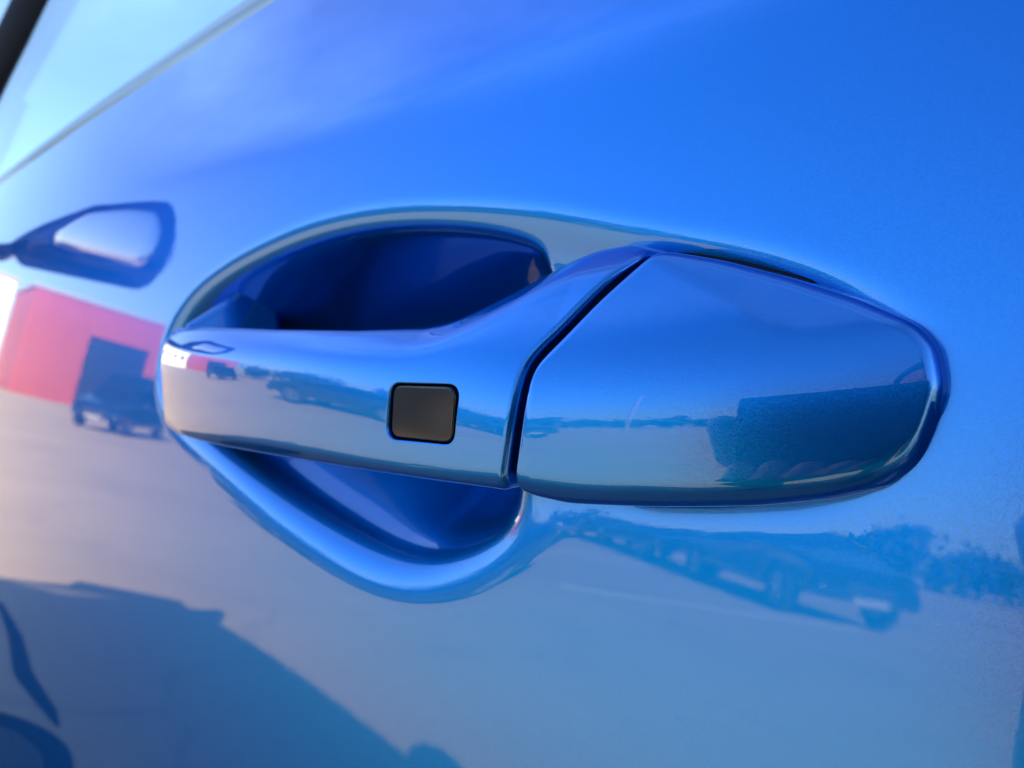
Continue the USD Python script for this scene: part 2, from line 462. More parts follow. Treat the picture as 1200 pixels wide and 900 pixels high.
SAIL = -1.20                                    # front edge of the door glass: black mirror panel before it
for far in (False, True):
    t_ = mir if far else (lambda p: np.asarray(p, float))
    # door glass runs from the belt to the roof edge or the pillar
    for nm, xa, xb in (('front_door_glass', SAIL, 0.09), ('rear_door_glass', 0.16, 1.02), ('quarter_glass', 1.06, 1.45)):
        nn = 24
        P = np.zeros((nn, 10, 3))
        for i, x in enumerate(np.linspace(xa, xb, nn)):
            b0 = belt_pt(x)
            if x < AT:
                f = (x - AF) / (AT - AF)
                top = belt_pt(AF) * (1 - f) + roof_edge(0) * f
            elif x > RT:
                f = (RF - x) / (RF - RT)
                top = belt_pt(RF) * (1 - f) + roof_edge(1) * f
            else:
                top = roofpt(x)
            for j, v in enumerate(np.linspace(0.0, 0.97, 10)):
                q = b0 * (1 - v) + top * v
                q[1] -= 0.018 * math.sin(math.pi * v)
                q[0] = x
                P[i, j] = q
        gm = slab(t_(P), 0.004 if not far else -0.004)
        put(nm, gm, GLASS, car)
    put('windscreen_pillar', bar([t_(belt_pt(AF)), t_(belt_pt(AF) * 0.5 + roof_edge(0) * 0.5 + [0, -0.02, 0]), t_(roof_edge(0))], 0.045, 0.03), CAVITY, car)
    put('door_pillar', bar([t_(belt_pt(0.125) + [0, 0.02, 0]), t_(belt_pt(0.125) * 0.5 + roofpt(0.125) * 0.5 + [0, -0.004, 0]), t_(roofpt(0.125))], 0.032, 0.014), BLACKGLOSS, car)
    put('rear_pillar', bar([t_(belt_pt(RF)), t_(roof_edge(1))], 0.08, 0.04), BLUE, car)
    put('roof_rail', bar([t_(roof_edge(t) + [0, 0.005, 0]) for t in np.linspace(0, 1, 9)], 0.03, 0.025), BLUE, car)
    # bright strip along the foot of the glass
    put('belt_moulding', bar([t_(belt_pt(x) + [0, -0.004, 0.0015]) for x in np.linspace(SAIL - 0.02, 1.45, 24)], 0.0085, 0.0055), CHROME, car)
    # black corner panel that carries the mirror
    sp = np.array([belt_pt(SAIL - 0.16), belt_pt(SAIL), belt_pt(SAIL) * 0.35 + (belt_pt(AF) * (AT - SAIL) / (AT - AF) + roof_edge(0) * (SAIL - AF) / (AT - AF)) * 0.65])
    tri = []
    for p in sp:
        for dy in (-0.004, 0.022):
            tri.append(p + [0, dy, 0.002])
    put('mirror_panel', trimesh.convex.convex_hull(t_(np.array(tri))), BLACKPLASTIC, car, smooth=20)
roofP = np.zeros((25, 17, 3))
for i, t in enumerate(np.linspace(0, 1, 25)):
    a = roof_edge(t); b = mir(a)
    for j, v in enumerate(np.linspace(0, 1, 17)):
        roofP[i, j] = a * (1 - v) + b * v + [0, 0, 0.045 * (1 - (2 * v - 1) ** 2) ** 0.7]
put('roof', slab(roofP, 0.03), BLUE, car)
wf = quad(belt_pt(AF) + [0, 0.04, 0], mir(belt_pt(AF)) + [0, -0.04, 0], mir(roof_edge(0)), roof_edge(0), 20, (-0.10, 0, 0.03))
put('windscreen', slab(wf, 0.005), GLASS, car)
wr = quad(belt_pt(RF), mir(belt_pt(RF)), mir(roof_edge(1)), roof_edge(1), 20, (0.06, 0, 0.02))
put('rear_window', slab(wr[::-1], 0.005), GLASS, car)
# bonnet, tail, nose
hx = np.linspace(-2.48, AF + 0.03, 30)
bp = np.zeros((30, 21, 3))
for i, x in enumerate(hx):
    z = float(fender_top(x)); y = float(side(x, z))
    for j, v in enumerate(np.linspace(0, 1, 21)):
        bp[i, j] = [x - 0.09 * math.sin(math.pi * v) * (i < 15) * (1 - i / 15), y * (1 - v) + (2 * YC - y) * v, z + 0.05 * (1 - (2 * v - 1) ** 2) ** 0.6]
put('bonnet', slab(bp, 0.02), BLUE, car)
yn = float(side(-2.48, 0.6))
put('front_bumper', box([-2.61, yn + 0.01, 0.25], [-2.42, 2 * YC - yn - 0.01, 0.80], 0.07), BLUE, car)
yt = float(side(2.04, 0.6))
put('tailgate', box([1.98, yt, 0.28], [2.16, 2 * YC - yt, 1.06], 0.07), BLUE, car)
put('underbody', box([-1.95, 0.16, 0.19], [1.70, 2 * YC - 0.16, 0.50]), CAVITY, car)
put('dashboard', box([-1.25, 0.22, 0.72], [-0.75, 2 * YC - 0.22, 1.07], 0.06), BLACKPLASTIC, car)
for k, y in enumerate((0.58, 1.28)):
    st = cat([box([-0.35, y - 0.25, 0.5], [0.18, y + 0.25, 0.68], 0.06), box([0.05, y - 0.24, 0.62], [0.2, y + 0.24, 1.12], 0.06), box([0.12, y - 0.13, 1.13], [0.2, y + 0.13, 1.28], 0.035)])
    put('seat', st, SEAT, car)
# wheels
for cx in (ARCH_F, ARCH_R):
    for yw, s in ((0.12, -1), (2 * YC - 0.12, 1)):
        yw = yw + (0.03 if s < 0 else -0.03)
        rings = [(0.205, -0.10), (0.29, -0.105), (0.32, -0.09), (0.33, -0.05), (0.33, 0.05), (0.32, 0.09), (0.29, 0.105), (0.205, 0.10)]
        ty = trimesh.creation.revolve(np.array(rings + rings[:1]), sections=48)
        ty.apply_transform(trimesh.transformations.rotation_matrix(math.pi / 2, [1, 0, 0]))
        ty.apply_translation([cx, yw, WHEEL_Z])
        w = put('wheel', ty, RUBBER, car)
        sp = [trimesh.creation.annulus(0.185, 0.21, 0.19, sections=48), trimesh.creation.cylinder(0.05, 0.16, sections=24)]
        for k in range(5):
            b = box([0.02, -0.022, 0.05], [0.20, 0.022, 0.075], 0.008)
            b.apply_transform(trimesh.transformations.rotation_matrix(k * 2 * math.pi / 5, [0, 0, 1]))
            sp.append(b)
        rim = cat(sp)
        rim.apply_transform(trimesh.transformations.rotation_matrix(math.pi / 2 * (-s), [1, 0, 0]))
        rim.apply_translation([cx, yw, WHEEL_Z])
        put('rim', rim, SILVER, w)
        a0, a1 = math.radians(-8), math.radians(188)
        yy_ = float(side(cx, 0.6)) if s < 0 else 2 * YC - float(side(cx, 0.6))
        arc = [[cx + (ARCH_RAD + 0.012) * math.cos(a), yy_ + s * 0.004, WHEEL_Z + (ARCH_RAD + 0.012) * math.sin(a)] for a in np.linspace(a0, a1, 30)]
        put('arch_trim', bar(arc, 0.022, 0.022), BLACKPLASTIC, car)
        put('wheel_well', tm(m3.Manifold.cylinder(0.3, ARCH_RAD + 0.004, ARCH_RAD + 0.004, 40).rotate([90 * s, 0, 0]).translate([cx, yw - s * 0.13, WHEEL_Z]) - m3.Manifold.cylinder(0.9, ARCH_RAD - 0.012, ARCH_RAD - 0.012, 40).rotate([90 * s, 0, 0]).translate([cx, yw + s * 0.5, WHEEL_Z])), CAVITY, car, smooth=False)

# door mirrors
for far in (False, True):
    s = m3.Manifold.sphere(1.0, 24)

    def ell(c, r):
        return s.scale(r).translate(c)
    hs = m3.Manifold.batch_hull([ell([-1.120, -0.045, 1.165], [0.05, 0.04, 0.055]), ell([-1.110, -0.19, 1.175], [0.045, 0.045, 0.05]), ell([-1.065, -0.05, 1.165], [0.012, 0.03, 0.07]),
                                 ell([-1.065, -0.185, 1.175], [0.012, 0.035, 0.065])])
    hs = hs + m3.Manifold.batch_hull([ell([-1.110, -0.02, 1.115], [0.04, 0.02, 0.02]), ell([-1.120, 0.07, 1.11], [0.05, 0.02, 0.018])])
    hs = hs.translate([1.0, 0, -1.165]).scale([1.0, 1.25, 1.3]).translate([-1.14, 0, 1.205])
    mh = tm(hs)
    gl = tm(m3.Manifold.batch_hull([ell([-1.054, -0.06, 1.165], [0.003, 0.018, 0.052]), ell([-1.054, -0.182, 1.175], [0.003, 0.024, 0.05])]))
    gl.vertices = (gl.vertices - [-1.0, -0.115, 1.165]) * [1, 1.0, 0.98] + [-1.128, -0.150, 1.207]
    if far:
        for q in (mh, gl):
            q.vertices = mir(q.vertices); q.invert()
    mp = put('mirror_housing', mh, BLACKGLOSS, car, smooth=40)
    put('mirror_glass', gl, MIRROR, mp)


# ------------------------------------------------------------------ handle: a grip, a fixed cap behind it, a touch button
def loop_normals(c):
    """into the area on the left of the closed even polyline c (last point repeats the first)"""
    c = c[:-1]
    t = np.roll(c, -1, 0) - np.roll(c, 1, 0)
    t /= np.linalg.norm(t, axis=1, keepdims=True)
    n = np.stack([-t[:, 1], t[:, 0]], 1)
    for _ in range(4):
        n = (np.roll(n, 1, 0) + 2 * n + np.roll(n, -1, 0)) / 4
        n /= np.linalg.norm(n, axis=1, keepdims=True)
    return c, n


def ccw(c):
    return c if Polygon(c).exterior.is_ccw else c[::-1]


def soft_outline(pts, R, step=0.0004, via_spline=True):
    c = spline(pts) if via_spline else np.vstack([pts, pts[:1]])
    p = Polygon(c).buffer(0)
    p = p.buffer(-R, quad_segs=32).buffer(2 * R, quad_segs=32).buffer(-R, quad_segs=32)
    return ccw(even(np.array(p.exterior.coords), step))


def shell(outer, G, r, depth, hole=None, rh=0.0006, K=9, step=0.0009, back=True):
    """a moulded piece: front y = G(x, z) inside the outline, edges rounded with radius r, sides running back by depth"""
    V, N, F = [], [], []
    nv = 0
    inner = []
    h = 1e-5

    def grads(p):
        a, b = p[:, 0], p[:, 1]
        return (G(a + h, b) - G(a - h, b)) / (2 * h), (G(a, b + h) - G(a, b - h)) / (2 * h)
    for c, rr in [(outer, r)] + ([(hole, rh)] if hole is not None else []):
        is_hole = c is hole
        c2 = ccw(c)
        c2 = c2[::-1] if is_hole else c2
        q, nin = loop_normals(c2)
        L = len(q)
        rows = []
        for k in range(-1, K + 1):
            al = max(k, 0) / K * math.pi / 2
            d = rr * (1 - math.cos(al))
            p = q + nin * d
            gx_, gz_ = grads(p)
            yb = G(p[:, 0], p[:, 1]) + rr * (1 - math.sin(al)) + (depth if k < 0 else 0)
            sn, cs = math.sin(al), math.cos(al)
            nn = np.stack([gx_ * sn - cs * nin[:, 0], np.full(L, -sn), gz_ * sn - cs * nin[:, 1]], 1)
            nn /= np.linalg.norm(nn, axis=1, keepdims=True)
            V.append(np.stack([p[:, 0], yb, p[:, 1]], 1)); N.append(nn)
            rows.append(nv + np.arange(L)); nv += L
        for a, b in zip(rows[:-1], rows[1:]):
            a2, b2 = np.roll(a, -1), np.roll(b, -1)
            F += [np.stack([a, a2, b2], 1), np.stack([a, b2, b], 1)]
        inner.append((p, rows[-1]))
    poly = Polygon(inner[0][0], [inner[1][0]] if hole is not None else [])
    lo, hi = inner[0][0].min(0), inner[0][0].max(0)
    px_, pz_ = np.meshgrid(np.arange(lo[0], hi[0], step), np.arange(lo[1], hi[1], step * 0.8660254), indexing='ij')
    px_ = px_ + (np.arange(px_.shape[1]) % 2)[None, :] * step / 2
    pts = np.stack([px_.ravel(), pz_.ravel()], 1)
    small = poly.buffer(-step * 0.55)
    pts = pts[shapely.contains_xy(small, pts[:, 0], pts[:, 1])]
    allp = np.vstack([i[0] for i in inner] + [pts])
    ids = np.concatenate([i[1] for i in inner] + [nv + np.arange(len(pts))])
    gx_, gz_ = grads(pts)
    nn = np.stack([gx_, -np.ones(len(pts)), gz_], 1)
    nn /= np.linalg.norm(nn, axis=1, keepdims=True)
    V.append(np.stack([pts[:, 0], G(pts[:, 0], pts[:, 1]), pts[:, 1]], 1)); N.append(nn); nv += len(pts)
    D = Delaunay(allp)
    c = allp[D.simplices].mean(1)
    T = D.simplices[shapely.contains_xy(poly, c[:, 0], c[:, 1])]
    area = np.cross(allp[T[:, 1]] - allp[T[:, 0]], allp[T[:, 2]] - allp[T[:, 0]])
    T = np.where((area > 0)[:, None], T, T[:, ::-1])
    F.append(ids[T])
    V, N, F = np.vstack(V), np.vstack(N), np.vstack(F)
    if back:                                     # the rear face follows the front at the given depth
        L = len(ccw(outer)) - 1
        o = Polygon(outer)
        bp_ = np.vstack([V[:L][:, [0, 2]], pts[::3]])
        D = Delaunay(bp_)
        c = bp_[D.simplices].mean(1)
        T = D.simplices[shapely.contains_xy(o, c[:, 0], c[:, 1])]
        area = np.cross(bp_[T[:, 1]] - bp_[T[:, 0]], bp_[T[:, 2]] - bp_[T[:, 0]])
        T = np.where((area > 0)[:, None], T[:, ::-1], T)
        bv = np.stack([bp_[:, 0], G(bp_[:, 0], bp_[:, 1]) + r + depth, bp_[:, 1]], 1)
        bn = np.tile([0, 1.0, 0], (len(bv), 1))
        F = np.vstack([F, T + len(V)]); V = np.vstack([V, bv]); N = np.vstack([N, bn])
    # faces to agree with the normals
    fn = np.cross(V[F[:, 1]] - V[F[:, 0]], V[F[:, 2]] - V[F[:, 0]])
    wrong = (fn * N[F].mean(1)).sum(1) < 0
    F[wrong] = F[wrong][:, ::-1]
    return trimesh.Trimesh(V, F, process=False), N


def sp(t, w):
    return w * np.logaddexp(0, t / w)


def curve_xz(pix, yof):
    q = np.array([hit_plane(a, b, yof(a)) for a, b in pix])
    return q[np.argsort(q[:, 0])]


# depth of the grip's and cap's outline behind the foremost plane, by place along the photograph
def bow(x):
    x = np.asarray(x, float)
    front = np.clip((-x - 0.06) / 0.125, 0, 2)
    rear = np.clip(x + 0.06, 0, 1)
    return 0.013 * front**2.4 + 1.05 * rear**2


# edge of crease between the upper facet and the face, in world coordinates
CREASE = curve_xz([(175, 400), (250, 404), (330, 408), (420, 416), (500, 426), (560, 436), (604, 446)], lambda a: np.interp(a, [175, 330, 420], [0.014, 0.003, 0]))


TOPE = curve_xz([(188, 392), (260, 384), (400, 387), (470, 384), (505, 376), (540, 359), (575, 337), (615, 308), (655, 289), (745, 275)], lambda a: np.interp(a, [188, 330, 470, 745], [0.018, 0.007, 0.004, 0.012]))


GBOT = curve_xz([(168, 486), (178, 490), (230, 508), (350, 536), (450, 556), (540, 572), (600, 581)], lambda a: np.interp(a, [168, 230, 350, 600], [0.020, 0.015, 0.005, 0.004]))


def grip_y(x, z):
    zk = pw(x, CREASE[:, 0], CREASE[:, 1])
    wide = sstep((x + 0.085) / 0.08)              # the upper facet broadens towards the cap
    up = (0.95 - 0.40 * wide) * sp(z - zk, 0.0022 + 0.0022 * wide)
    low = 0.10 * sp(zk - 0.010 - z, 0.004)
    edge = 1.1 * wide * sp(z - pw(x, TOPE[:, 0], TOPE[:, 1]) + 0.0042, 0.0009)
    tip = 0.010 * np.clip((-x - 0.168) / 0.022, 0, 3) ** 2
    edge = edge + 0.7 * sp(pw(x, GBOT[:, 0], GBOT[:, 1]) + 0.0026 - z, 0.0008)
    return bow(x) + up + low + 0.055 * (z - zk) + tip + edge


CCREASE = curve_xz([(606, 436), (700, 430), (800, 423), (900, 414), (1000, 404), (1090, 393)], lambda a: np.interp(a, [606, 750, 900, 1000, 1100], [0.003, 0.006, 0.010, 0.015, 0.022]))


CHAMF = curve_xz([(600, 285), (700, 285), (780, 321), (850, 357), (890, 381), (930, 390), (1000, 387), (1070, 376), (1100, 370)], lambda a: np.interp(a, [600, 900, 1100], [0.010, 0.015, 0.022]))


CBOT = curve_xz([(596, 580), (660, 592), (760, 599), (870, 600), (960, 593), (1025, 577), (1068, 545), (1096, 500)], lambda a: np.interp(a, [596, 760, 960, 1068, 1100], [0.005, 0.008, 0.014, 0.019, 0.0235]))


def cap_y(x, z):
    zk = pw(x, CCREASE[:, 0], CCREASE[:, 1])
    up = 0.55 * sp(z - zk, 0.0042)
    low = 0.10 * sp(zk - 0.010 - z, 0.004)
    end = 0.10 * np.clip(x, 0, 1) + 0.0022 * np.clip((x - 0.018) / 0.040, 0, 3) ** 2.6
    zs = pw(x, CHAMF[:, 0], CHAMF[:, 1])
    end = end + 0.26 * sp(z - zs, 0.0005)
    end = end + 0.8 * sp(pw(x, CBOT[:, 0], CBOT[:, 1]) + 0.0030 - z, 0.0008)
    return bow(x) + up + low + 0.055 * (z - zk) + end


def pix_outline(pix, ys):
    return np.array([hit_plane(a, b, y) for (a, b), y in zip(pix, ys)])


GAP = [(745, 292), (692, 343), (641, 395), (609, 430), (604, 455), (599, 520), (596, 578)]
GAPY = [0.015, 0.011, 0.006, 0.004, 0.003, 0.003, 0.004]
gap = pix_outline(GAP, GAPY)
gap = even(gap, 0.0003)
for _ in range(90):
    gap[1:-1] = (gap[:-2] + 2 * gap[1:-1] + gap[2:]) / 4
gap = even(gap, 0.0006)
top = pix_outline([(700, 281), (655, 289), (615, 308), (575, 337), (540, 359), (505, 376), (470, 384), (400, 387), (330, 386), (260, 383), (215, 384), (188, 392), (174, 410)],
                  [0.015, 0.014, 0.012, 0.010, 0.008, 0.006, 0.004, 0.004, 0.007, 0.013, 0.016, 0.018, 0.020])
bot = pix_outline([(168, 470), (178, 490), (230, 508), (350, 536), (450, 556), (540, 572)], [0.020, 0.019, 0.015, 0.005, 0.002, 0.002])
HALF = 0.0008
gl_ = LineString(gap)
grip_poly = Polygon(np.vstack([gap[::-1], top, bot])).buffer(0)
grip_poly = grip_poly.difference(gl_.buffer(HALF))
if grip_poly.geom_type != 'Polygon':
    grip_poly = max(grip_poly.geoms, key=lambda q: q.area)
print('grip', grip_poly.bounds, 'gap', gap[0], gap[-1])


def round_poly(p, R, step=0.0004):
    p = p.buffer(-R, quad_segs=32).buffer(2 * R, quad_segs=32).buffer(-R, quad_segs=32)
    c = ccw(even(np.array(p.exterior.coords), step))
    q = c[:-1]
    for _ in range(12):                            # takes the facets out of the traced line
        q = (np.roll(q, 1, 0) + 2 * q + np.roll(q, -1, 0)) / 4
    return even(np.vstack([q, q[:1]]), step)


grip_out = round_poly(grip_poly, 0.0016)
bt = np.array([hit_plane(a, b, 0.001) for a, b in [(457, 449), (530, 452), (527, 522), (455, 514)]])
button_poly = Polygon(bt).buffer(0)
hole = round_poly(button_poly, 0.0022, 0.00025)
m, n = shell(grip_out, grip_y, 0.0015, 0.0075, hole=hole, rh=0.0004)
grip = put('door_handle', m, BLUE, car, normals=n)
# touch button: a smooth dark tile set in a black seat
bo = round_poly(button_poly.buffer(-0.00035), 0.0018, 0.00025)
cx_, cz_ = np.array(button_poly.centroid.coords[0])
m, n = shell(bo, lambda x, z: grip_y(x, z) * 0 + 0.00035 + float(grip_y(np.array([cx_]), np.array([cz_]))[0]) + 0.02 * (x - cx_) + 0.03 * (z - cz_), 0.0004, 0.002, back=False)
put('touch_button', m, TILE, grip, normals=n)
sx, sz = hole[:, 0], hole[:, 1]
put('button_seat', box([sx.min() - 0.001, 0.0040, sz.min() - 0.001], [sx.max() + 0.001, 0.0055, sz.max() + 0.001]), CAVITY, grip, smooth=False)

ctop = pix_outline([(770, 293), (830, 303), (910, 323), (1000, 350), (1074, 380), (1099, 405)], [0.0155, 0.0175, 0.0195, 0.022, 0.0235, 0.0240])
cbot = pix_outline([(1109, 450), (1096, 500), (1070, 545), (1025, 577), (960, 593), (870, 600), (760, 599), (660, 592)], [0.0240, 0.0225, 0.020, 0.017, 0.014, 0.0115, 0.009, 0.007])
cap_poly = Polygon(np.vstack([gap, cbot[::-1], ctop[::-1]])).buffer(0).difference(gl_.buffer(HALF))
if cap_poly.geom_type != 'Polygon':
    cap_poly = max(cap_poly.geoms, key=lambda q: q.area)
print('cap', cap_poly.bounds)
cap_out = round_poly(cap_poly, 0.0016)
m, n = shell(cap_out, cap_y, 0.0015, 0.016, step=0.0007)
cap = put('handle_cap', m, BLUE, car, normals=n)
# dark gasket in the joint
jp = LineString(gap[3:-9] if gap[0][1] < gap[-1][1] else gap[9:-3]).buffer(0.003, cap_style='flat').intersection(shapely.union_all([Polygon(grip_out), Polygon(cap_out), gl_.buffer(0.0012, cap_style='flat')])).buffer(-0.0002)
if jp.geom_type != 'Polygon':
    jp = max(jp.geoms, key=lambda q: q.area)
jm = trimesh.creation.extrude_polygon(jp, 0.004, engine='earcut')
jv = jm.vertices.copy()
jm.vertices = np.stack([jv[:, 0], cap_y(jv[:, 0], jv[:, 1]) + 0.0035 + jv[:, 2], jv[:, 1]], 1)
jm.fix_normals()
put('handle_gasket', jm, CAVITY, car, smooth=False)
# front foot of the grip, running into the bowl
ft = []
for p in ((-0.178, 0.020, 0.9640), (-0.168, 0.020, 0.9790), (-0.160, 0.020, 0.9640)):
    ft.append(p)
for p in ((-0.196, 0.046, 0.958), (-0.190, 0.046, 0.981), (-0.171, 0.046, 0.9945), (-0.160, 0.046, 0.960)):
    ft.append(p)
foot = m3.Manifold.batch_hull([m3.Manifold.sphere(0.0035, 20).translate(list(p)) for p in ft])
put('handle_foot', tm(foot), BLUE, car, smooth=40)
# black seal between the cap and the door
seal_p = Polygon(cap_out).buffer(0.0003, quad_segs=16)
seal = trimesh.creation.extrude_polygon(seal_p.simplify(0.00005), 0.02, engine='earcut')
sv = seal.vertices.copy()
ys = np.where(sv[:, 2] < 0.01, cap_y(sv[:, 0], sv[:, 1]) + 0.0055, 0.034)
seal.vertices = np.stack([sv[:, 0], ys, sv[:, 1]], 1)
seal.fix_normals()
put('cap_seal', seal, CAVITY, car, smooth=40)

# ------------------------------------------------------------------ what the paint mirrors: the yard opposite
def wallmat(name, c, scale=3.0, amt=0.12, rough=0.8):
    return plain(name, c, rough, noise=(scale, amt))


RED = wallmat('red_cladding', (0.30, 0.05, 0.012))
DARKDOOR = plain('dark_doorway', (0.012, 0.014, 0.018), 0.4)
WHITEWALL = wallmat('white_render', (0.74, 0.72, 0.68))
GREYTRIM = plain('grey_trim', (0.28, 0.28, 0.28), 0.5)
POLE = plain('galvanised_steel', (0.30, 0.30, 0.31), 0.6, metallic=0.3)
BARK = wallmat('bark', (0.07, 0.05, 0.035), 12.0, 0.4)
LEAF = usdkit.material(stage, LK + 'leaf', {
    'o': ('geometry', {}), 'n': ('noise_texture', {'scale': 1.3, 'detail': 3.0}),
    'r': ('rgb_ramp', {'ramp': [(0.3, (0.025, 0.05, 0.014)), (0.7, (0.07, 0.11, 0.03))]}),
    'd': ('principled_bsdf', {'roughness': 0.6}), 't': ('translucent_bsdf', {}), 'm': ('mix_closure', {'fac': 0.3})},
    [('o.position', 'n.vector'), ('n.fac', 'r.fac'), ('r.color', 'd.base_color'), ('r.color', 't.color'), ('d.BSDF', 'm.closure1'), ('t.BSDF', 'm.closure2')], surface='m.closure')
CARGLASS = plain('tinted_glass', (0.01, 0.012, 0.014), 0.03)


def place(t, m):
    return m


def parked_car(label, paint, x, y, rot, group=None, tall=0.0):
    """nose towards local +x"""
    t = thing('parked_car', label, 'car', (x, y, 0), rot, group)
    s = m3.Manifold.sphere(1.0, 16)

    def hull(c, r):
        return m3.Manifold.batch_hull([s.scale(list(r_) if np.ndim(r_) else [r_] * 3).translate([px_, sg * py_, pz_]) for (px_, py_, pz_), r_ in zip(c, r) for sg in (-1, 1)])
    lower = hull([(2.05, 0.68, 0.48), (1.95, 0.70, 0.72), (-2.05, 0.70, 0.50), (-2.0, 0.70, 0.92), (1.0, 0.78, 0.93), (0.9, 0.80, 0.42), (-1.0, 0.80, 0.42)], [0.12, 0.10, 0.12, 0.10, 0.08, 0.1, 0.1])
    for cx in (-1.3, 1.33):
        lower = lower - m3.Manifold.cylinder(2.4, 0.37, 0.37, 32).rotate([90, 0, 0]).translate([cx, 1.2, 0.33])
    put('body', tm(lower), paint, t, smooth=35)
    h = 1.44 + tall
    put('cabin_glass', tm(hull([(0.95, 0.72, 0.96), (0.05, 0.56, h - 0.10), (-1.30, 0.56, h - 0.10), (-1.85, 0.70, 0.98)], [0.05] * 4)), CARGLASS, t, smooth=35)
    put('roof', tm(hull([(0.08, 0.54, h - 0.04), (-0.6, 0.56, h - 0.01), (-1.30, 0.54, h - 0.05)], [0.05] * 3)), paint, t, smooth=35)
    for sg in (-1, 1):
        put('pillar', bar([(0.97, sg * 0.75, 0.98), (0.06, sg * 0.595, h - 0.06)], 0.035, 0.03), paint, t)
        put('pillar', bar([(-0.45, sg * 0.78, 0.98), (-0.50, sg * 0.605, h - 0.06)], 0.035, 0.02), BLACKGLOSS, t)
        put('pillar', bar([(-1.84, sg * 0.73, 1.0), (-1.32, sg * 0.59, h - 0.07)], 0.06, 0.03), paint, t)
        put('headlight', tm(hull([(2.08, 0.0, 0.70)], [(0.06, 0.15, 0.055)]).translate([0, sg * 0.58, 0])), CARGLASS, t)
        put('tail_light', tm(hull([(-2.10, 0.0, 0.82)], [(0.04, 0.13, 0.06)]).translate([0, sg * 0.60, 0])), RED, t)
        put('mirror', tm(hull([(0.78, 0.0, 1.02)], [(0.06, 0.11, 0.07)]).translate([0, sg * 0.96, 0])), paint, t)
        for cx in (-1.3, 1.33):
            ty = trimesh.creation.revolve(np.array([(0.2, -0.1), (0.3, -0.1), (0.33, -0.06), (0.33, 0.06), (0.3, 0.1), (0.2, 0.1), (0.2, -0.1)]), sections=28)
            ty.apply_transform(trimesh.transformations.rotation_matrix(math.pi / 2, [1, 0, 0]))
            ty.apply_translation([cx, sg * 0.78, 0.33])
            w = put('wheel', ty, RUBBER, t)
            rm = cat([trimesh.creation.annulus(0.16, 0.205, 0.16, sections=28)] + [box([-0.03, 0.0, -0.07], [0.03, 0.19, 0.07]).apply_transform(trimesh.transformations.rotation_matrix(k * 2 * math.pi / 5, [0, 0, 1])) for k in range(5)])
            rm.apply_transform(trimesh.transformations.rotation_matrix(math.pi / 2, [1, 0, 0]))
            rm.apply_translation([cx, sg * 0.78, 0.33])
            put('rim', rm, SILVER, w)
    put('grille', box([2.10, -0.36, 0.42], [2.185, 0.36, 0.62], 0.02), BLACKPLASTIC, t)
    put('number_plate', box([2.17, -0.26, 0.34], [2.195, 0.26, 0.44]), GREYTRIM, t, smooth=False)
    return t


NAVY = plain('navy_paint', (0.006, 0.016, 0.05), 0.25, coat=1.0)
CHAR = plain('charcoal_paint', (0.02, 0.022, 0.026), 0.25, coat=1.0)
BLACKP = plain('black_paint', (0.008, 0.008, 0.009), 0.2, coat=1.0)
row = [('black car nearest to the blue door in the mirrored row of cars', BLACKP, 0.0), ('navy car second from the near end of the mirrored row', NAVY, 0.05),
       ('charcoal car third from the near end of the mirrored row', CHAR, 0.15), ('navy tall car fourth from the near end of the mirrored row', NAVY, 0.18),
       ('black low car fifth from the near end of the mirrored row', BLACKP, 0.0), ('charcoal car at the far end of the mirrored row', CHAR, 0.05)]
r0, rd = np.array([-3.6, -9.4]), np.array([-0.82, -0.57])
for k, (lab, mt, tall) in enumerate(row):
    p = r0 + rd * (2.6 + 5.1 * k) + np.array([-0.57, 0.82]) * -1.0
    parked_car(lab, mt, p[0], p[1], math.degrees(math.atan2(-rd[1], -rd[0])) + 0.0, 'dark cars parked in a row opposite the blue door', tall)
parked_car('charcoal car parked alone between the row and the red building', CHAR, -8.2, -6.2, 150.0, None, 0.0)
parked_car('dark car parked before the red building, mirrored at the left', NAVY, -25.2, -7.7, 40.0, None, 0.5)

# red building and white building far ahead on the left of the blue car
rb = thing('red_building', 'red clad building with a tall dark doorway, mirrored at the left', 'building', (-58.0, -13.6, 0), 0)
H = 7.4
put('wall', cat([box([-9, -0.4, 0], [0, 4.4, H]), box([-9, -7.2, 0], [0, -5.0, H]), box([-9, -5.0, 5.2], [0, -0.4, H])]), RED, rb, smooth=False)
put('doorway', box([-1.0, -5.0, 0], [-0.25, -0.4, 5.2]), DARKDOOR, rb, smooth=False)
put('roof', box([-9.2, -7.4, H + 0.003], [0.15, 4.6, H + 0.25]), GREYTRIM, rb, smooth=False)
for k in range(8):
    put('cladding_rib', box([0.003, 0.0 + k * 0.55, 0.15], [0.06, 0.08 + k * 0.55, H - 0.1]), RED, rb, smooth=False)
put('gutter_pipe', tube([(0.12, -6.1, 0.1), (0.12, -6.1, H)], 0.09, 8), GREYTRIM, rb)
wb = thing('white_building', 'pale white building beyond the red one, mirrored at the far left', 'building', (-70.0, 1.2, 0), 0)
put('wall', box([-8, -10.5, 0], [0, 6, 8.6]), WHITEWALL, wb, smooth=False)
put('roof', box([-8.2, -10.7, 8.603], [0.2, 6.2, 8.95]), GREYTRIM, wb, smooth=False)
for k in range(4):
    w_ = put('window', box([0.002, -9.4 + k * 3.4, 3.2], [0.05, -7.8 + k * 3.4, 5.4]), GREYTRIM, wb, smooth=False)
    put('pane', box([0.051, -9.3 + k * 3.4, 3.3], [0.06, -7.9 + k * 3.4, 5.3]), CARGLASS, w_, smooth=False)

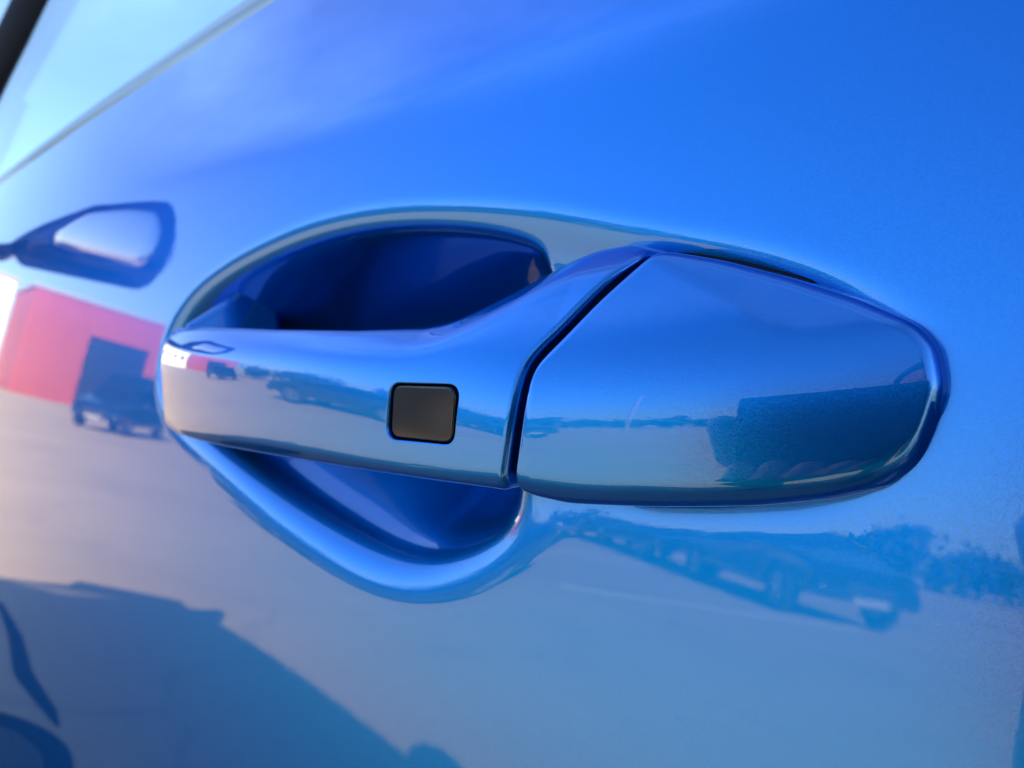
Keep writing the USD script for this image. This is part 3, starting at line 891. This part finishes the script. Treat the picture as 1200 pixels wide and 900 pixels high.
# lamp post
lp = thing('lamp_post', 'thin grey lamp post standing beyond the parked cars, mirrored in the cap', 'lamp post', (-2.6, -19.5, 0), 0)
put('pole', tube([(0, 0, 0), (0, 0, 5.2)], 0.075, 14), POLE, lp)
put('arm', tube([(0, 0, 5.15), (0.4, 0.1, 5.6), (1.1, 0.2, 5.75)], 0.045, 10), POLE, lp)
put('lamp_head', box([0.95, 0.08, 5.68], [1.6, 0.34, 5.80], 0.04), GREYTRIM, lp)
put('base_plate', box([-0.2, -0.2, 0.0], [0.2, 0.2, 0.04]), POLE, lp)


def tree(x, y, h, w, label, seed, grp=None):
    r = np.random.default_rng(seed)
    t = thing('tree', label, 'tree', (x, y, 0), 0, grp)
    limbs = [trimesh.creation.cone(0.16, h * 0.75, sections=9)]
    for k in range(5):
        a = r.uniform(0, 2 * math.pi); z0 = h * r.uniform(0.3, 0.55)
        limbs.append(trimesh.creation.cylinder(0.05, segment=[(0, 0, z0), (w * 0.35 * math.cos(a), w * 0.35 * math.sin(a), z0 + h * 0.25)], sections=6))
    put('trunk', cat(limbs), BARK, t)
    n = 1300
    cen = r.normal(0, 1, (9, 3)) * [w * 0.24, w * 0.24, h * 0.15] + [0, 0, h * 0.66]
    c = cen[r.integers(0, 9, n)] + r.normal(0, 1, (n, 3)) * w * 0.11
    a, b = r.normal(0, 1, (n, 3)), r.normal(0, 1, (n, 3))
    a /= np.linalg.norm(a, axis=1, keepdims=True); b = np.cross(a, b); b /= np.linalg.norm(b, axis=1, keepdims=True)
    sz = r.uniform(0.16, 0.36, (n, 1))
    V = np.stack([c - a * sz, c + b * sz * 0.6, c + a * sz, c - b * sz * 0.6], 1).reshape(-1, 3)
    i = np.arange(n)[:, None] * 4
    put('crown', trimesh.Trimesh(V, np.vstack([i + [0, 1, 2], i + [0, 2, 3]]), process=False), LEAF, t, smooth=False)


ORD = ['first', 'second', 'third', 'fourth', 'fifth', 'sixth', 'seventh', 'eighth', 'ninth', 'tenth', 'eleventh', 'twelfth', 'thirteenth', 'fourteenth', 'fifteenth', 'sixteenth', 'seventeenth', 'eighteenth', 'nineteenth', 'twentieth', 'twenty-first', 'twenty-second', 'twenty-third', 'twenty-fourth', 'twenty-fifth', 'twenty-sixth', 'twenty-seventh', 'twenty-eighth']
looks = ['broad low tree', 'tall narrow tree', 'round bushy tree']
for k, azd in enumerate(np.linspace(-66, 66, 28)):
    D = 48 + 9 * math.sin(k * 2.3)
    a = math.radians(azd)
    kind = k % 3
    hh, ww = [(3.6, 8.0), (4.8, 5.0), (4.2, 6.5)][kind]
    if -34 < azd < 30:
        hh *= 0.5
        ww *= 0.7
    tree(D * math.sin(a), -D * math.cos(a), hh, ww, f'{looks[kind]}, {ORD[k]} from the left on the mirrored skyline', 50 + k, ['broad low skyline trees', 'tall narrow skyline trees', 'round bushy skyline trees'][kind])

def blob_seam():
    p = [m3.Manifold.sphere(1.0, 12).scale([0.12, r_, 0.004]).translate([x_, y_, 0]) for x_, y_, r_ in ((-0.6, 0.02, 0.015), (-0.2, 0.0, 0.03), (0.2, 0.02, 0.035), (0.55, -0.03, 0.015))]
    o = m3.Manifold()
    for a_, b_ in zip(p[:-1], p[1:]):
        o = o + m3.Manifold.batch_hull([a_, b_])
    return o


# marks on the ground beside the car's front
mc = thing('manhole_cover', 'round dark iron cover set in the ground beside the blue car', 'manhole cover', (-2.10, -0.24, 0.004), 0)
put('rim', trimesh.creation.annulus(0.27, 0.35, 0.012, sections=48), CAVITY, mc)
put('lid', trimesh.creation.cylinder(0.267, 0.008, sections=48), RUBBER, mc)
ts = thing('tar_seam', 'short black tar seam across the shaded ground beside the blue car', 'tar seam', (-2.95, -0.62, 0.003), 4)
put('seam', tm(blob_seam()), CAVITY, ts)

# ------------------------------------------------------------------ phone and photographer
R_, U_, B_ = RGT, UPV, -FWD


def ph(r, u, b):
    return CAM + r * R_ + u * U_ + b * B_


pm = box([-0.058, -0.060, -0.004], [0.091, 0.014, 0.004], 0.0035)
pm.vertices = np.array([ph(a, b_, c + 0.0050) for a, b_, c in pm.vertices])
phone = thing('phone', 'black phone held level in front of the door handle', 'phone')
put('case', pm, BLACKPLASTIC, phone)
scr = box([-0.053, -0.055, 0.0091], [0.086, 0.009, 0.0095])
scr.vertices = np.array([ph(*q) for q in scr.vertices])
put('screen', scr, BLACKGLOSS, phone, smooth=False)

SKIN = usdkit.material(stage, LK + 'skin', {'p': ('principled_bsdf', {'base_color': (0.78, 0.42, 0.33), 'roughness': 0.5, 'subsurface_weight': 0.2, 'subsurface_radius': (0.01, 0.004, 0.002)})}, [], surface='p.BSDF')
CLOTH = wallmat('dark_cloth', (0.014, 0.016, 0.028), 40.0, 0.35, 0.9)
TROUSERS = wallmat('dark_trousers', (0.018, 0.018, 0.024), 40.0, 0.3, 0.9)
HAIR = plain('dark_hair', (0.012, 0.009, 0.007), 0.5)


def chain(pts, radii, n=16):
    sp_ = [m3.Manifold.sphere(r, n).translate([float(v) for v in p]) for p, r in zip(pts, radii)]
    out = m3.Manifold()
    for a, b in zip(sp_[:-1], sp_[1:]):
        out = out + m3.Manifold.batch_hull([a, b])
    return out


def blob(pts, radii, n=16):
    return m3.Manifold.batch_hull([m3.Manifold.sphere(r, n).translate([float(v) for v in p]) for p, r in zip(pts, radii)])


def smooth_man(m, L, it=8):
    q = tm(m.refine_to_length(L))
    q.merge_vertices()
    trimesh.smoothing.filter_taubin(q, iterations=it)
    return q


A = np.array
neck, hipc = A([0.40, -0.45, 0.90]), A([0.54, -0.66, 0.48])
fl, lf = A([-0.707, 0.707, 0]), A([-0.707, -0.707, 0])        # facing, the person's left
shl, shr = neck + lf * 0.19 + [0, 0, -0.05], neck - lf * 0.19 + [0, 0, -0.05]
ell_, elr = A([0.13, -0.50, 0.70]), A([0.44, -0.20, 0.70])
wl, wr_ = ph(-0.033, -0.128, 0.100), ph(0.092, -0.083, 0.112)
head = A([0.335, -0.365, 1.055])
hl, hr = hipc + lf * 0.10, hipc - lf * 0.10
knl, ftl = A([0.16, -0.60, 0.50]), A([0.24, -0.66, 0.07])
knr, ftr = A([0.47, -0.28, 0.07]), A([0.80, -0.58, 0.08])
hands = []
for side_ in (0, 1):
    if side_ == 0:
        cols = [(-0.046, 0.90), (-0.0285, 1.0), (-0.011, 0.98), (0.0065, 0.84)]
        fingers = [[(r_, -0.084, 0.040), (r_, -0.091, 0.008), (r_, -0.074, -0.0088), (r_ + 0.002, -0.074 + 0.027 * f_, -0.0078)] for r_, f_ in cols]
        w_p, th = wl, [(-0.063, -0.080, 0.048), (-0.0745, -0.048, 0.024), (-0.0685, -0.014, 0.006)]
    else:
        rows_ = [(-0.051, -0.010, 0.86), (-0.0345, -0.004, 0.97), (-0.018, 0.0, 1.0), (-0.0015, -0.002, 0.93)]
        fingers = [[(0.111 + e, u, 0.048), (0.123 + e, u, 0.024), (0.115 + e, u, 0.006), (0.115 + e - 0.017 * f_, u, -0.004)] for u, e, f_ in rows_]
        w_p, th = wr_, [(0.089, -0.062, 0.055), (0.081, -0.042, 0.034), (0.069, -0.024, 0.0175)]
    fingers = [[ph(*q_) for q_ in fg] for fg in fingers]
    hd = blob([fg[0] for fg in fingers] + [w_p], [0.010, 0.0105, 0.0105, 0.010, 0.021])
    for fg in fingers:
        hd = hd + chain(fg, [0.0092, 0.0085, 0.0079, 0.0070])
    hd = hd + chain([w_p * 0.4 + ph(*th[0]) * 0.6, ph(*th[0]), ph(*th[1]), ph(*th[2])], [0.016, 0.0135, 0.0108, 0.0088])
    hands.append(smooth_man(hd, 0.004, 6))


def skeleton(grow):
    g_ = grow
    torso = blob([neck + [0, 0, -0.02], shl, shr, hipc + [0, 0, 0.20]], [0.065 + g_, 0.055 + g_, 0.055 + g_, 0.12 + g_]) + blob([hipc + [0, 0, 0.22], hl, hr], [0.125 + g_, 0.105 + g_, 0.105 + g_])
    armsl = chain([shl, ell_, wl], [0.052 + g_, 0.043 + g_, 0.028 + g_ * 0.7])
    armsr = chain([shr, elr, wr_], [0.052 + g_, 0.043 + g_, 0.028 + g_ * 0.7])
    legs = chain([hl, knl, ftl], [0.088 + g_, 0.062 + g_, 0.042 + g_]) + chain([hr, knr, ftr], [0.088 + g_, 0.062 + g_, 0.042 + g_])
    return torso, armsl + armsr, legs


torso, arms_, legs_ = skeleton(0.0)
s_ = m3.Manifold.sphere(1.0, 32)
yaw_deg = 135.0
hd = s_.scale([0.098, 0.076, 0.118]) + blob([(0.045, 0, -0.07), (0.03, 0.035, -0.05), (0.03, -0.035, -0.05)], [0.036, 0.03, 0.03])
hd = hd + blob([(0.098, 0, 0.012), (0.115, 0, -0.022), (0.096, 0, -0.026)], [0.008, 0.011, 0.012])
for sg in (-1, 1):
    hd = hd + s_.scale([0.02, 0.009, 0.032]).translate([-0.005, sg * 0.079, -0.008])
    hd = hd - s_.scale([0.012, 0.017, 0.009]).translate([0.097, sg * 0.031, 0.014])
hd = hd - s_.scale([0.01, 0.024, 0.004]).translate([0.088, 0, -0.056])
hd = hd.rotate([0, 8, 0]).rotate([0, 0, yaw_deg]).translate(head.tolist())
body = torso + arms_ + legs_ + chain([neck, head + [0, 0, -0.06]], [0.055, 0.052]) + hd
bm = smooth_man(body, 0.02, 4)
try:
    full = m3.Manifold(m3.Mesh(bm.vertices.astype(np.float32), bm.faces.astype(np.uint32)))
    for q in hands:
        full = full + m3.Manifold(m3.Mesh(q.vertices.astype(np.float32), q.faces.astype(np.uint32)))
    bm = tm(full)
except Exception as e:
    bm = cat([bm] + hands)
person = put('person', bm, SKIN, smooth=60)
tag(person, 'person in dark clothes kneeling beside the car and holding the phone', 'person')
torso, arms_, legs_ = skeleton(0.014)
cut = chain([wl, wl * 0.86 + ell_ * 0.14], [0.05, 0.045]) + chain([wr_, wr_ * 0.86 + elr * 0.14], [0.05, 0.045])
put('jacket', smooth_man((torso + arms_ - cut).trim_by_plane([0, 0, 1], 0.42), 0.02, 4), CLOTH, person, smooth=50)
torso, arms_, legs_ = skeleton(0.010)
put('trousers', smooth_man(legs_ + blob([hipc, hl, hr], [0.125, 0.115, 0.115]), 0.02, 4), TROUSERS, person, smooth=50)
for f_, d_ in ((ftl, fl), (ftr, fl)):
    put('shoe', smooth_man(blob([f_ + [0, 0, -0.02], f_ + d_ * 0.17 + [0, 0, -0.035], f_ - d_ * 0.05 + [0, 0, -0.03]], [0.05, 0.036, 0.042]), 0.02, 2), BLACKPLASTIC, person)
hair = s_.scale([0.106, 0.085, 0.126]) - s_.scale([0.12, 0.12, 0.12]).translate([0.085, 0, -0.055]) - m3.Manifold.cube([0.4, 0.4, 0.2], True).translate([0, 0, -0.145])
put('hair', tm(hair.rotate([0, 8, 0]).rotate([0, 0, yaw_deg]).translate(head.tolist())), HAIR, person, smooth=60)

# flat water drops standing on the door
for pxm, pym, wm, hm in ((886, 818, 0.0012, 0.0034), (1010, 626, 0.0022, 0.0027), (797, 836, 0.0012, 0.0015)):
    cx0, cz0 = hit_side(pxm, pym)
    rad, ang = np.meshgrid(np.linspace(0, 1, 9), np.linspace(0, 2 * math.pi, 33), indexing='ij')
    rr = rad * (1 + 0.07 * np.sin(ang * 3 + pxm))
    X_, Z_ = cx0 + wm * rr * np.cos(ang), cz0 + hm * rr * np.sin(ang) - 0.3 * hm * (1 - rad)
    P_ = np.stack([X_, side(X_, Z_) + recess(X_, Z_) - 0.000035 * (1 - rad**3) + 0.00002, Z_], -1)
    put('water_drop', grid_mesh(P_), BLUE, front_door, smooth=True)
# painted bay lines in the yard
WHITELINE = wallmat('worn_line_paint', (0.62, 0.60, 0.55), 25.0, 0.2)
for k in range(7):
    bl = box([-0.06, -2.3, 0.0], [0.06, 2.3, 0.004])
    a_ = math.atan2(-rd[1], -rd[0])
    p_ = r0 + rd * (0.1 + 5.1 * k) + np.array([-0.57, 0.82]) * 1.2
    bl.apply_transform(trimesh.transformations.rotation_matrix(a_ - 0.25, [0, 0, 1]))
    bl.apply_translation([p_[0], p_[1], 0.004])
    tag(put('bay_line', bl, WHITELINE, smooth=False), f'{ORD[k]} worn white bay line in front of the mirrored row of cars', 'road marking', 'worn white bay lines')
